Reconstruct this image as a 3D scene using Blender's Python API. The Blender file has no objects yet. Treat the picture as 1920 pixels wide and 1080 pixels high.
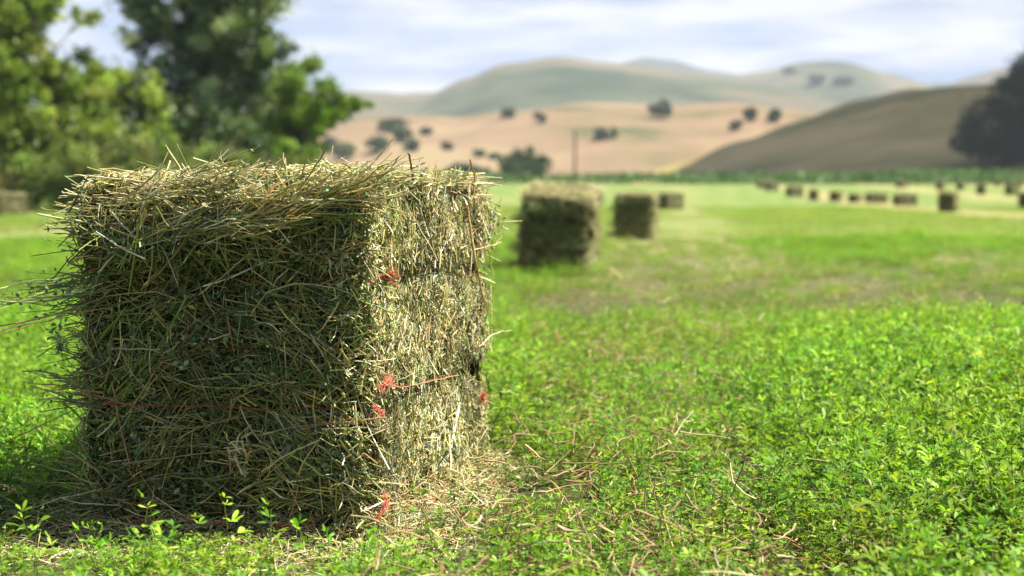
import bpy, math, random
import numpy as np
from mathutils import Vector
R = math.radians
sc = bpy.context.scene
col = sc.collection
rng = np.random.default_rng(7)
random.seed(7)

# ------------------------------------------------------------------ camera, sky, sun, exposure
F = 70.0 / 36.0 * 1920.0            # focal length in photo pixels
CAMZ, HOR = 0.576, 362.0            # eye height, photo row of the horizon
PITCH = math.atan((540 - HOR) / F)
cam_d = bpy.data.cameras.new("camera")
cam = bpy.data.objects.new("camera", cam_d)
col.objects.link(cam)
cam.location = (0, 0, CAMZ)
cam.rotation_euler = (math.pi / 2 - PITCH, 0, 0)
cam_d.lens, cam_d.sensor_width = 70.0, 36.0
cam_d.clip_start, cam_d.clip_end = 0.05, 12000
cam_d.dof.use_dof = True
cam_d.dof.focus_distance = 3.36
cam_d.dof.aperture_fstop = 4.7
cam_d.dof.aperture_blades = 9
sc.camera = cam

SUN_AZ, SUN_EL = -4.0, 60.0         # azimuth from +X, elevation
sv = Vector((math.cos(R(SUN_EL)) * math.cos(R(SUN_AZ)), math.cos(R(SUN_EL)) * math.sin(R(SUN_AZ)), math.sin(R(SUN_EL))))
sun_d = bpy.data.lights.new("sun", 'SUN')
sun_d.energy, sun_d.angle, sun_d.color = 5.0, R(0.5), (1.0, 0.95, 0.86)
sun = bpy.data.objects.new("sun", sun_d)
sun.rotation_euler = sv.to_track_quat('Z', 'Y').to_euler()
sun.location = sv * 50
col.objects.link(sun)

w = bpy.data.worlds.new("World")
sc.world = w
w.use_nodes = True
nt = w.node_tree
nt.nodes.clear()
N, LK = nt.nodes.new, nt.links.new
out = N('ShaderNodeOutputWorld')
sky = N('ShaderNodeTexSky')
sky.sky_type, sky.sun_disc = 'NISHITA', False
sky.sun_elevation, sky.sun_rotation = R(SUN_EL), R(90 - SUN_AZ)
bg = N('ShaderNodeBackground'); bg.inputs[1].default_value = 0.055
LK(sky.outputs[0], bg.inputs[0])
tc = N('ShaderNodeTexCoord')
mp = N('ShaderNodeMapping'); mp.inputs['Scale'].default_value = (9, 9, 56); mp.inputs['Location'].default_value = (3.1, 0.4, 1.3)
LK(tc.outputs['Generated'], mp.inputs[0])
nz = N('ShaderNodeTexNoise'); nz.inputs['Scale'].default_value = 1.0; nz.inputs['Detail'].default_value = 6; nz.inputs['Roughness'].default_value = 0.55
LK(mp.outputs[0], nz.inputs['Vector'])
rp = N('ShaderNodeValToRGB')
els = rp.color_ramp.elements
els[0].position, els[0].color = 0.40, (0.32, 0.45, 0.76, 1)
els[1].position, els[1].color = 0.62, (0.92, 0.92, 0.98, 1)
e = els.new(0.475); e.color = (0.48, 0.57, 0.82, 1)
e = els.new(0.54); e.color = (0.64, 0.69, 0.85, 1)
LK(nz.outputs[0], rp.inputs[0])
bc = N('ShaderNodeBackground'); bc.inputs[1].default_value = 0.345
LK(rp.outputs[0], bc.inputs[0])
sx = N('ShaderNodeSeparateXYZ'); LK(tc.outputs['Generated'], sx.inputs[0])
mr = N('ShaderNodeMapRange'); mr.interpolation_type = 'SMOOTHSTEP'
mr.inputs['From Min'].default_value, mr.inputs['From Max'].default_value = 0.12, 0.5
mr.inputs['To Min'].default_value, mr.inputs['To Max'].default_value = 0.93, 0.25
LK(sx.outputs[2], mr.inputs[0])
mx = N('ShaderNodeMixShader')
LK(mr.outputs[0], mx.inputs[0]); LK(bg.outputs[0], mx.inputs[1]); LK(bc.outputs[0], mx.inputs[2])
LK(mx.outputs[0], out.inputs[0])

sc.view_settings.view_transform = 'Standard'
sc.view_settings.look = 'None'
sc.view_settings.gamma = 1.0
sc.view_settings.exposure = 1.42
sc.render.engine = 'CYCLES'
sc.cycles.volume_bounces = 1
sc.cycles.max_bounces = 6
sc.cycles.diffuse_bounces = 3
sc.cycles.transmission_bounces = 4
sc.cycles.use_denoising = True

# ------------------------------------------------------------------ helpers
def smooth(a, b, x):
    t = np.clip((x - a) / (b - a), 0, 1)
    return t * t * (3 - 2 * t)

def snoise(p, q, seed, freq, octs=4):
    """cheap smooth 2D noise in about -1..1 from summed sines"""
    r = np.random.default_rng(seed)
    s = np.zeros(np.broadcast(p, q).shape); amp = 1.0; tot = 0
    for o in range(octs):
        for k in range(3):
            a = r.uniform(0, 2 * math.pi); f = freq * 2 ** o * r.uniform(.7, 1.4)
            s = s + amp * np.sin((p * math.cos(a) + q * math.sin(a)) * f + r.uniform(0, 6.28))
        tot += amp * 1.7; amp *= 0.55
    return s / tot

def unit(a):
    return a / np.maximum(np.linalg.norm(a, axis=-1, keepdims=True), 1e-9)

class Geo:
    """collects vertex, face and colour arrays and links them as ONE mesh"""
    def __init__(s):
        s.V, s.F, s.C, s.M, s.n = [], [], [], [], 0
    def add(s, V, F, C, m=0):
        V = np.asarray(V, float); C = np.asarray(C, float)
        if C.ndim == 1: C = np.tile(C, (len(V), 1))
        s.V.append(V); s.F.append(np.asarray(F) + s.n); s.C.append(C); s.M.append(m); s.n += len(V)
        return s
    def mesh(s, name, mats, smooth_=True):
        me = bpy.data.meshes.new(name)
        V = np.concatenate(s.V); C = np.concatenate(s.C)
        loops = np.concatenate([f.ravel() for f in s.F])
        sizes = np.concatenate([np.full(len(f), f.shape[1]) for f in s.F])
        mi = np.concatenate([np.full(len(f), m) for f, m in zip(s.F, s.M)])
        me.vertices.add(len(V)); me.vertices.foreach_set('co', V.astype(np.float32).ravel())
        me.loops.add(len(loops)); me.loops.foreach_set('vertex_index', loops.astype(np.int32))
        me.polygons.add(len(sizes))
        me.polygons.foreach_set('loop_start', np.concatenate([[0], np.cumsum(sizes)[:-1]]).astype(np.int32))
        me.polygons.foreach_set('material_index', mi.astype(np.int32))
        me.polygons.foreach_set('use_smooth', np.full(len(sizes), smooth_))
        at = me.attributes.new('tint', 'FLOAT_COLOR', 'POINT')
        at.data.foreach_set('color', np.concatenate([C[:, :3], np.ones((len(C), 1))], 1).astype(np.float32).ravel())
        for m in mats: me.materials.append(m)
        me.update(); me.validate()
        return me
    def build(s, name, mats, parent=None):
        o = bpy.data.objects.new(name, s.mesh(name, mats if isinstance(mats, (list, tuple)) else [mats]))
        col.objects.link(o)
        if parent: o.parent = parent
        return o

def tag(o, label=None, cat=None, group=None, kind=None):
    if label: o['label'] = label
    if cat: o['category'] = cat
    if group: o['group'] = group
    if kind: o['kind'] = kind
    return o

def empty(name, loc, rz=0):
    o = bpy.data.objects.new(name, None); col.objects.link(o)
    o.empty_display_size = 0.1
    o.location = loc; o.rotation_euler = (0, 0, rz)
    return o

def perp(D):
    a = np.where(np.abs(D[:, 2:3]) < .9, np.array([[0, 0, 1.]]), np.array([[1., 0, 0]]))
    U = unit(np.cross(D, a)); return U, np.cross(D, U)

def tube_paths(P, rad, C, sides=3, flat=1.0):
    """P (n,k,3) centre lines, rad (n,k) radii, C (n,3): n separate capped-off stalks"""
    n, k, _ = P.shape
    D = unit(P[:, -1] - P[:, 0]); U, W = perp(D)
    a0 = rng.uniform(0, 6.28, n)
    Vs = []
    for i in range(sides):
        a = a0 + i * 2 * math.pi / sides
        Vs.append(P + rad[:, :, None] * (np.cos(a)[:, None, None] * U[:, None] + flat * np.sin(a)[:, None, None] * W[:, None]))
    V = np.stack(Vs, 2)                                   # n,k,s,3
    base = (np.arange(n) * k * sides)[:, None, None]
    j = np.arange(k - 1)[None, :, None]; s = np.arange(sides)[None, None, :]; s2 = (s + 1) % sides
    A = base + j * sides + s; B = base + j * sides + s2
    Fq = np.stack([A, B, B + sides, A + sides], -1).reshape(-1, 4)
    return V.reshape(-1, 3), Fq, np.repeat(C, k * sides, 0)

def straws(P, D, L, W, bend, C, k=4, sides=3, flat=.6, kink=0.0):
    n = len(P); D = unit(D); U, Wv = perp(D)
    a = rng.uniform(0, 6.28, n)[:, None]; B = np.cos(a) * U + np.sin(a) * Wv
    t = np.linspace(-.5, .5, k)
    shp = (t * t * 4 - .35)
    X = P[:, None] + D[:, None] * (L[:, None] * t)[:, :, None] + B[:, None] * ((bend * L)[:, None] * shp[None])[:, :, None]
    if kink: X = X + rng.normal(0, kink, X.shape) * L[:, None, None]
    r = W[:, None] * .5 * (1 - .35 * (t[None] + .5)) * rng.uniform(.85, 1.15, (n, k))
    return tube_paths(X, r, C, sides, flat)

def bits(P, size, C, aspect=.5, Nrm=None, spread=1.0):
    """small creased leaf scraps: 2 quads"""
    n = len(P); d = unit(rng.normal(0, 1, (n, 3)))
    if Nrm is not None:
        d = unit(d - (1 - spread) * (d * Nrm).sum(1, keepdims=True) * Nrm)
    U, W = perp(d); a = rng.uniform(0, 6.28, n)[:, None]; S = np.cos(a) * U + np.sin(a) * W; Q = np.cross(d, S)
    s = size[:, None]
    V = np.stack([P - d * s * .5, P - S * s * aspect * .5 + Q * s * .12, P + d * s * .5, P + S * s * aspect * .5 + Q * s * .12], 1)
    V[:, 2] += Q * s * rng.uniform(-.25, .25, (n, 1))
    i = (np.arange(n) * 4)[:, None]
    return V.reshape(-1, 3), np.concatenate([i + np.array([[0, 1, 2]]), i + np.array([[0, 2, 3]])]), np.repeat(C, 4, 0)

def pick(pal, n, var=.18, weights=None):
    pal = np.array(pal, float)
    i = rng.choice(len(pal), n, p=None if weights is None else np.array(weights) / sum(weights))
    return np.clip(pal[i] * rng.normal(1, var, (n, 1)) * rng.normal(1, .05, (n, 3)), .005, .9)

def ray(px, py):
    v = np.array([(px - 960) / F, 1.0, (540 - py) / F])
    c, s = math.cos(PITCH), math.sin(PITCH)
    return np.array([v[0], v[1] * c + v[2] * s, -v[1] * s + v[2] * c])

def at(px, py, Y):
    d = ray(px, py); t = Y / d[1]
    return np.array([0, 0, CAMZ]) + d * t

def gz(y):
    return 1.5 * smooth(62, 215, np.asarray(y, float))

def on_ground(px, py, zf=None):
    zf = zf or (lambda x, y: gz(y))
    for y in np.geomspace(2, 3000, 4000):
        p = at(px, py, y)
        if p[2] <= zf(p[0], p[1]): return np.array([p[0], p[1], float(zf(p[0], p[1]))])
    return at(px, py, 300)

# ------------------------------------------------------------------ materials
def new_mat(name):
    m = bpy.data.materials.new(name); m.use_nodes = True
    t = m.node_tree; t.nodes.clear()
    return m, t, t.nodes.new, t.links.new

def tint_mat(name, rough=.55, spec=.3, transl=0.0, noise=(40, .35), inst=0.0):
    """colour from the piece's own tint, broken by noise; leaves let some light through"""
    m, t, n, l = new_mat(name)
    o = n('ShaderNodeOutputMaterial'); a = n('ShaderNodeAttribute'); a.attribute_name = 'tint'
    tcn = n('ShaderNodeTexCoord'); ns = n('ShaderNodeTexNoise'); ns.inputs['Scale'].default_value = noise[0]; ns.inputs['Detail'].default_value = 3
    l(tcn.outputs['Object'], ns.inputs['Vector'])
    mr_ = n('ShaderNodeMapRange'); mr_.inputs['To Min'].default_value = 1 - noise[1]; mr_.inputs['To Max'].default_value = 1 + noise[1]
    mr_.inputs['From Min'].default_value, mr_.inputs['From Max'].default_value = .25, .75
    l(ns.outputs[0], mr_.inputs[0])
    h = n('ShaderNodeHueSaturation'); l(a.outputs['Color'], h.inputs['Color']); l(mr_.outputs[0], h.inputs['Value'])
    if inst:
        oi = n('ShaderNodeObjectInfo'); m2 = n('ShaderNodeMapRange')
        m2.inputs['To Min'].default_value, m2.inputs['To Max'].default_value = .5 - inst, .5 + inst * .6
        l(oi.outputs['Random'], m2.inputs[0]); l(m2.outputs[0], h.inputs['Hue'])
        wn = n('ShaderNodeTexWhiteNoise'); wn.noise_dimensions = '1D'; l(oi.outputs['Random'], wn.inputs['W'])
        m3 = n('ShaderNodeMapRange'); m3.inputs['To Min'].default_value, m3.inputs['To Max'].default_value = .72, 1.22
        l(wn.outputs['Value'], m3.inputs[0]); mm = n('ShaderNodeMath'); mm.operation = 'MULTIPLY'
        l(m3.outputs[0], mm.inputs[0]); l(mr_.outputs[0], mm.inputs[1]); l(mm.outputs[0], h.inputs['Value'])
    p = n('ShaderNodeBsdfPrincipled'); p.inputs['Roughness'].default_value = rough
    p.inputs['Specular IOR Level'].default_value = spec
    l(h.outputs[0], p.inputs['Base Color'])
    if transl:
        tr = n('ShaderNodeBsdfTranslucent'); g = n('ShaderNodeMixRGB'); g.blend_type = 'MULTIPLY'; g.inputs[0].default_value = 1
        g.inputs[2].default_value = (1.25, 1.25, .55, 1); l(h.outputs[0], g.inputs[1]); l(g.outputs[0], tr.inputs[0])
        mxs = n('ShaderNodeMixShader'); mxs.inputs[0].default_value = transl
        l(p.outputs[0], mxs.inputs[1]); l(tr.outputs[0], mxs.inputs[2]); l(mxs.outputs[0], o.inputs[0])
    else:
        l(p.outputs[0], o.inputs[0])
    return m

M_straw = tint_mat('dry_hay', .5, .35, 0.12, (60, .3))
M_leaf = tint_mat('alfalfa_leaf', .5, .22, 0.42, (30, .25), inst=.024)
M_tree = tint_mat('tree_leaf', .5, .35, 0.30, (.8, .3))
M_bark = tint_mat('bark', .85, .1, 0, (6, .4))
M_twine = tint_mat('twine', .5, .3, 0.15, (200, .25))

def ground_mat():
    m, t, n, l = new_mat('field_soil')
    o = n('ShaderNodeOutputMaterial'); p = n('ShaderNodeBsdfPrincipled'); p.inputs['Roughness'].default_value = .95
    p.inputs['Specular IOR Level'].default_value = .1
    g = n('ShaderNodeNewGeometry'); s = n('ShaderNodeSeparateXYZ'); l(g.outputs['Position'], s.inputs[0])
    def noise(scale, detail=5, vec=None, rough=.6):
        x = n('ShaderNodeTexNoise'); x.inputs['Scale'].default_value = scale; x.inputs['Detail'].default_value = detail; x.inputs['Roughness'].default_value = rough
        l(vec if vec else g.outputs['Position'], x.inputs['Vector']); return x.outputs[0]
    def rampn(f, stops):
        r = n('ShaderNodeValToRGB'); e = r.color_ramp.elements
        while len(e) < len(stops): e.new(.5)
        for q, (po, c) in zip(e, stops): q.position = po; q.color = (*c, 1)
        l(f, r.inputs[0]); return r.outputs[0]
    def mix(f, a, b):
        x = n('ShaderNodeMixRGB'); l(f, x.inputs[0]); l(a, x.inputs[1]); l(b, x.inputs[2]); return x.outputs[0]
    def math_(op, a, b=None, c=None):
        x = n('ShaderNodeMath'); x.operation = op
        for i, v in enumerate((a, b, c)):
            if v is None: continue
            if isinstance(v, (int, float)): x.inputs[i].default_value = v
            else: l(v, x.inputs[i])
        return x.outputs[0]
    soil = rampn(noise(38, 8), [(.3, (.02, .022, .009)), (.44, (.035, .05, .014)), (.55, (.075, .068, .028)), (.64, (.14, .11, .05)), (.72, (.05, .09, .02))])  # near soil darkened, standing in for shade under the plants
    mpp = n('ShaderNodeMapping'); mpp.inputs['Scale'].default_value = (.9, .22, 1); mpp.inputs['Rotation'].default_value = (0, 0, .085)
    l(g.outputs['Position'], mpp.inputs[0])
    gr = rampn(noise(1.1, 7, mpp.outputs[0]), [(.3, (.09, .155, .03)), (.46, (.125, .19, .04)), (.56, (.175, .205, .065)), (.68, (.27, .25, .11))])
    tan = rampn(noise(2.0, 6, mpp.outputs[0]), [(.3, (.15, .19, .045)), (.5, (.27, .24, .095)), (.72, (.36, .28, .14))])
    # mown windrow strips, 8.6 m apart, running a little to the right
    c = math_('SUBTRACT', s.outputs[0], math_('MULTIPLY', s.outputs[1], .085))
    wob = math_('MULTIPLY_ADD', noise(.05, 2), 3.0, -1.5)
    c = math_('ADD', math_('ADD', c, wob), 4.6)
    c = math_('SUBTRACT', math_('MODULO', math_('ADD', c, 860.0), 8.6), 4.3)
    c = math_('ABSOLUTE', c)
    strip = n('ShaderNodeMapRange'); strip.interpolation_type = 'SMOOTHSTEP'
    strip.inputs['From Min'].default_value, strip.inputs['From Max'].default_value = .5, 2.1
    strip.inputs['To Min'].default_value, strip.inputs['To Max'].default_value = .85, 0
    l(c, strip.inputs[0])
    row = n('ShaderNodeMapRange'); row.inputs['From Min'].default_value, row.inputs['From Max'].default_value = 2, 6
    row.inputs['To Min'].default_value, row.inputs['To Max'].default_value = .35, 1.1
    l(math_('SUBTRACT', s.outputs[0], math_('MULTIPLY', s.outputs[1], .085)), row.inputs[0])
    far = mix(math_('MULTIPLY', strip.outputs[0], row.outputs[0]), gr, tan)
    d = n('ShaderNodeMapRange'); d.interpolation_type = 'SMOOTHSTEP'
    d.inputs['From Min'].default_value, d.inputs['From Max'].default_value = 5, 26
    l(s.outputs[1], d.inputs[0])
    l(mix(d.outputs[0], soil, far), p.inputs['Base Color'])
    bp = n('ShaderNodeBump'); bp.inputs['Strength'].default_value = .6; bp.inputs['Distance'].default_value = .03
    l(noise(45, 6), bp.inputs['Height']); l(bp.outputs[0], p.inputs['Normal'])
    l(p.outputs[0], o.inputs[0]); return m

def hill_mat(name, stops, scale=.02, stretch=(1, 1, 3)):
    m, t, n, l = new_mat(name)
    o = n('ShaderNodeOutputMaterial'); p = n('ShaderNodeBsdfPrincipled'); p.inputs['Roughness'].default_value = .95; p.inputs['Specular IOR Level'].default_value = .05
    g = n('ShaderNodeNewGeometry'); mpp = n('ShaderNodeMapping'); mpp.inputs['Scale'].default_value = stretch; l(g.outputs['Position'], mpp.inputs[0])
    x = n('ShaderNodeTexNoise'); x.inputs['Scale'].default_value = scale; x.inputs['Detail'].default_value = 7; x.inputs['Roughness'].default_value = .58
    l(mpp.outputs[0], x.inputs['Vector'])
    r = n('ShaderNodeValToRGB'); e = r.color_ramp.elements
    while len(e) < len(stops): e.new(.5)
    for q, (po, c) in zip(e, stops): q.position = po; q.color = (*c, 1)
    l(x.outputs[0], r.inputs[0]); l(r.outputs[0], p.inputs['Base Color']); l(p.outputs[0], o.inputs[0])
    return m

# ------------------------------------------------------------------ ground and hills
ys = np.concatenate([np.linspace(-40, 0, 9), np.linspace(.5, 30, 60), np.geomspace(31, 3300, 110)])
us = np.linspace(-1, 1, 121)
hw = 120 + np.abs(ys) * .75
X = us[None] * hw[:, None]; Y = np.repeat(ys[:, None], len(us), 1); Z = np.repeat(gz(ys)[:, None], len(us), 1)
Z = Z + .006 * snoise(X, Y, 3, 9, 3) * (np.abs(Y) < 30) * (np.abs(X) < 30)

def grid_faces(r, c):
    i = np.arange(r - 1)[:, None] * c + np.arange(c - 1)[None]
    return np.stack([i, i + 1, i + c + 1, i + c], -1).reshape(-1, 4)

g = Geo().add(np.stack([X, Y, Z], -1).reshape(-1, 3), grid_faces(*X.shape), [.2, .2, .1])
tag(g.build('ground', ground_mat()), kind='structure')

HILLS = {}
def hill(name, prof, y0, y1, mat, seed, rough, back=.7):
    px = np.array([p[0] for p in prof], float); py = np.array([p[1] for p in prof], float)
    kx = (px - 960) / F * y1; kz = CAMZ + (HOR - py) / F * y1 - float(gz(y1))
    def hz(x, y):
        x = np.asarray(x, float); y = np.asarray(y, float)
        i = np.clip(np.searchsorted(kx, x) - 1, 0, len(kx) - 2)
        t = np.clip((x - kx[i]) / (kx[i + 1] - kx[i]), 0, 1); t2 = t * t * (3 - 2 * t) * .6 + t * .4
        h = kz[i] * (1 - t2) + kz[i + 1] * t2
        f = np.where(y < y1, np.sin(np.clip((y - y0) / (y1 - y0), 0, 1) * math.pi / 2) ** 1.25,
                     np.cos(np.clip((y - y1) / ((y1 - y0) * back), 0, 1) * math.pi / 2) ** 1.4)
        return np.where(h > 0, h * f, h) + rough * h * (.05 * snoise(x, y, seed, 14.0 / (kx[-1] - kx[0]), 3) + .06 * np.minimum(0, snoise(x, y * .35, seed + 5, 70.0 / (kx[-1] - kx[0]), 3))) * f + gz(y) - 1.7 * (1 - f)
    x = np.linspace(kx[0], kx[-1], 300); y = np.linspace(y0 - 5, y1 + (y1 - y0) * back, 90)
    Xh, Yh = np.meshgrid(x, y)
    Zh = hz(Xh, Yh)
    o = Geo().add(np.stack([Xh, Yh, Zh], -1).reshape(-1, 3), grid_faces(*Xh.shape), [.3, .3, .2]).build(name, mat)
    tag(o, kind='structure'); HILLS[name] = hz

olive = hill_mat('olive_dry_grass', [(.36, (.19, .17, .06)), (.5, (.37, .275, .105)), (.62, (.52, .35, .16))], .03)
pink = hill_mat('pink_dry_grass', [(.38, (.085, .085, .04)), (.44, (.155, .118, .062)), (.53, (.20, .135, .085)), (.62, (.225, .168, .095))], .02)
sage = hill_mat('sage_grass', [(.38, (.04, .054, .035)), (.46, (.072, .084, .052)), (.53, (.115, .10, .07)), (.62, (.13, .118, .07))], .006, (1, .6, 2))
blue = hill_mat('far_scrub', [(.35, (.03, .045, .05)), (.5, (.055, .065, .06)), (.65, (.09, .085, .07))], .004, (1, .6, 2))
hill('dark_hill', [(1120, 372), (1180, 345), (1250, 312), (1400, 262), (1500, 225), (1600, 190), (1700, 168), (1860, 163), (2050, 156), (2400, 170), (3000, 230), (3600, 372)], 228, 420, olive, 11, .5)
hill('tan_hill', [(-900, 372), (-300, 340), (200, 330), (560, 292), (620, 246), (700, 224), (850, 226), (1000, 212), (1100, 205), (1240, 208), (1350, 203), (1450, 215), (1600, 235), (2000, 260), (2600, 372)], 425, 650, pink, 12, .8)
hill('sage_hill', [(-1500, 372), (-700, 260), (0, 215), (500, 198), (700, 186), (830, 190), (880, 166), (950, 138), (1050, 124), (1130, 128), (1250, 150), (1350, 168), (1440, 186), (1600, 225), (2200, 300), (3200, 372)], 700, 1500, sage, 13, .6)
hill('ridge_hill', [(-600, 372), (400, 250), (900, 190), (1100, 150), (1200, 140), (1290, 146), (1350, 152), (1410, 146), (1480, 130), (1540, 128), (1610, 148), (1690, 168), (1760, 163), (1810, 147), (1880, 130), (2050, 112), (2600, 160), (3600, 372)], 1300, 2050, sage, 14, .5)
hill('blue_hill', [(-200, 372), (600, 240), (1000, 170), (1140, 130), (1200, 116), (1250, 121), (1320, 138), (1450, 160), (1900, 220), (2900, 372)], 2000, 2700, blue, 15, .4, back=.5)

def surf(x, y):
    z = float(gz(y))
    for h in HILLS.values(): z = max(z, float(h(x, y)))
    return z

# ------------------------------------------------------------------ hay bales
STRAW = [(.60, .47, .19), (.70, .60, .31), (.46, .40, .14), (.28, .32, .08), (.20, .25, .06), (.13, .20, .075), (.34, .20, .08), (.82, .74, .48)]
W_END = [3, 1.8, 3, 4.2, 3.6, 3, 1.4, 1.2]  # darker, greener mix; shade on the end face is partly put in here
W_SIDE = [4.5, 5, 3, 2.6, 1.8, 1, 1, 4.5]  # paler mix; sunlight on the long side is partly put in here
W_TOP = [4, 4, 3, 2, 1.5, 1, .8, 3]
LEAFY = [(.13, .20, .085), (.20, .28, .12), (.09, .15, .065), (.27, .33, .15), (.36, .35, .17)]

def bale_geo(w, L, H, dens, strings, seed, ledge=0.0, lump=1.0, fine=1.0):
    g = Geo()
    def bulge(z):
        b = np.zeros_like(z)
        for s in strings: b = b - .030 * np.exp(-((z - s) / .024) ** 2)
        edge = np.minimum(z, H - z)
        return b - .03 * np.exp(-edge / .02) * (z > H / 2) + .012
    def off(face, a, z):
        o = bulge(z) * lump + .014 * lump * snoise(a * .7, z, seed + face, 17, 3) + .006 * snoise(a, z, seed + 9 + face, 60, 2)
        o = o - .021 * lump * smooth(.35, .75, snoise(a * .45, z, seed + 50 + face, 30, 3))
        if face in (1, 3): o = o + .006 * snoise(a, z * .12, seed + 20 + face, 70, 2)
        if face == 0 and ledge:
            zl = .530 + .13 * (a - .1) + .01 * np.sin(a * 17)
            o = o + ledge * np.where(z < zl, np.exp(-((z - zl) / .045) ** 2), np.exp(-((z - zl) / .038) ** 2)) * smooth(-w / 2, -w / 2 + .1, a)
            o = o + .03 * smooth(.52, .6, z) * 0
        return o
    def ztop(x, y):
        return H + .016 * lump * snoise(x, y, seed + 31, 11, 3) + .012 * lump * np.exp(-((x + .05) ** 2 + (y - .05) ** 2) / .02)
    def place(face, a, z, d):
        """a across the face, z up (or depth for the top), d outwards"""
        if face == 0: return np.stack([a, -L / 2 - off(0, a, z) - d, z], -1)
        if face == 2: return np.stack([a, L / 2 + off(2, a, z) + d, z], -1)
        if face == 1: return np.stack([w / 2 + off(1, a, z) + d, a, z], -1)
        if face == 3: return np.stack([-w / 2 - off(3, a, z) - d, a, z], -1)
        return np.stack([a, z, ztop(a, z) + d], -1)
    # packed core under the loose straw, tinted darker to deepen the shade in gaps
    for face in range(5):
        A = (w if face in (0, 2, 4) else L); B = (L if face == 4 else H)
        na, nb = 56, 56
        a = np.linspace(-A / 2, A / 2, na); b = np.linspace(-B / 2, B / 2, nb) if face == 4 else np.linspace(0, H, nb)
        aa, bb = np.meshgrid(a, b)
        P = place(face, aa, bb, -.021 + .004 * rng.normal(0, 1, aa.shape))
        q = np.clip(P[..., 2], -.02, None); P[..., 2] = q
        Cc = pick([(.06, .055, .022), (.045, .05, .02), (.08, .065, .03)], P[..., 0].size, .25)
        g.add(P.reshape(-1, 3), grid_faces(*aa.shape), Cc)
    NT = np.array([[0, -1, 0], [1, 0, 0], [0, 1, 0], [-1, 0, 0], [0, 0, 1]], float)
    T1 = np.array([[1, 0, 0], [0, 1, 0], [1, 0, 0], [0, 1, 0], [1, 0, 0]], float)
    T2 = np.array([[0, 0, 1]] * 4 + [[0, 1, 0]], float)
    def spread(face, n):
        A = (w if face in (0, 2, 4) else L); B = (L if face == 4 else H)
        a = rng.uniform(-A / 2, A / 2, n); b = rng.uniform(-B / 2, B / 2, n) if face == 4 else rng.uniform(0, H, n)
        return a, b
    def layer(face, n, Lr, Wr, ang, tilt, dr, pal_w, bend=.08, k=4, kink=0.01, sides=3):
        n = int(n)
        a, b = spread(face, n)
        d = rng.uniform(dr[0], dr[1], n)
        P = place(face, a, b, d)
        th = ang(n) + (.7 * snoise(a, b, seed + 70 + face, 13, 2) if face in (0, 2, 4) else .25 * snoise(a, b, seed + 70 + face, 16, 2)); ti = rng.normal(0, tilt, n)
        D = np.cos(th)[:, None] * T1[face] + np.sin(th)[:, None] * T2[face] + np.tan(np.clip(ti, -1.2, 1.2))[:, None] * NT[face]
        Ls = np.exp(rng.normal(math.log(Lr), .5, n)).clip(Lr * .35, Lr * 3.2); Ws = rng.uniform(Wr[0], Wr[1], n) * 1.3
        g.add(*straws(P, D, Ls, Ws, rng.normal(0, bend, n), np.clip(pick(STRAW, n, .28, pal_w) * (1 + .4 * snoise(a, b, seed + 90 + face, 14, 3))[:, None], .01, .9), k, sides, .55, kink))
    horiz = lambda n: np.where(rng.random(n) < .55, rng.normal(0, .45, n), rng.uniform(-math.pi, math.pi, n))
    vert = lambda n: np.where(rng.random(n) < .72, rng.normal(math.pi / 2, .22, n), rng.uniform(-math.pi, math.pi, n))
    anyd = lambda n: rng.uniform(-math.pi, math.pi, n)
    S = 1.0 / fine
    for face, q in ((0, 1.0), (2, .35)):
        ar = w * H / .3 * dens * q
        layer(face, 2900 * ar, .042 * S, (.0016 * S, .0036 * S), horiz, .14, (-.016, .008), W_END)
        layer(face, 1000 * ar, .075 * S, (.0018 * S, .004 * S), horiz, .16, (-.006, .014), W_END, .1, 5)
        layer(face, 400 * ar, .07 * S, (.003, .005), horiz, .14, (.0, .016), [2, 1, 3, 4, 2, 1, 2, .6], .07, 6, .012, 5)
        layer(face, 2400 * ar, .018 * S, (.0012 * S, .0026 * S), anyd, .4, (-.014, .012), W_END)
        layer(face, 150 * ar, .06 * S, (.0014, .0028), anyd, .7, (.0, .02), W_END, .14, 5)
        a, b = spread(face, int(12000 * ar)); q_ = snoise(a, b, seed + 95, 12, 3) + rng.normal(0, .3, len(a)) > -.1; a, b = a[q_], b[q_]; P = place(face, a, b, rng.uniform(-.018, .013, len(a)))
        g.add(*bits(P, rng.uniform(.005, .017, len(a)) * S, pick(LEAFY, len(a), .3), .6))
    for face, q in ((1, 1.0), (3, .3)):
        ar = L * H / .48 * dens * q
        layer(face, 9000 * ar, .022 * S, (.0016 * S, .0032 * S), vert, .3, (-.012, .007), W_SIDE, .06, 3)
        layer(face, 3000 * ar, .012 * S, (.0014 * S, .003 * S), anyd, .6, (-.008, .010), W_SIDE, .06, 3)
        layer(face, 260 * ar, .055 * S, (.0018, .0036), vert, .15, (.002, .014), W_END, .08, 5)
        layer(face, 220 * ar, .045 * S, (.0016, .003), anyd, .5, (.0, .016), W_END, .14, 5)
        a, b = spread(face, int(6000 * ar)); P = place(face, a, b, rng.uniform(-.012, .012, len(a)))
        g.add(*bits(P, rng.uniform(.004, .010, len(a)) * S, pick(LEAFY + [(.5, .42, .24)], len(a), .25), .5))
    ar = w * L / .4 * dens
    layer(4, 3600 * ar, .055 * S, (.0016 * S, .0034 * S), anyd, .12, (-.012, .010), W_TOP)
    layer(4, 800 * ar, .07 * S, (.002 * S, .0036 * S), anyd, .14, (-.002, .018), W_TOP, .1, 5)
    layer(4, 500 * ar, .022 * S, (.0014 * S, .0028 * S), anyd, .6, (-.004, .014), W_TOP, .1, 4)
    a, b = spread(4, int(4200 * ar)); P = place(4, a, b, rng.uniform(-.012, .014, len(a)))
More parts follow.
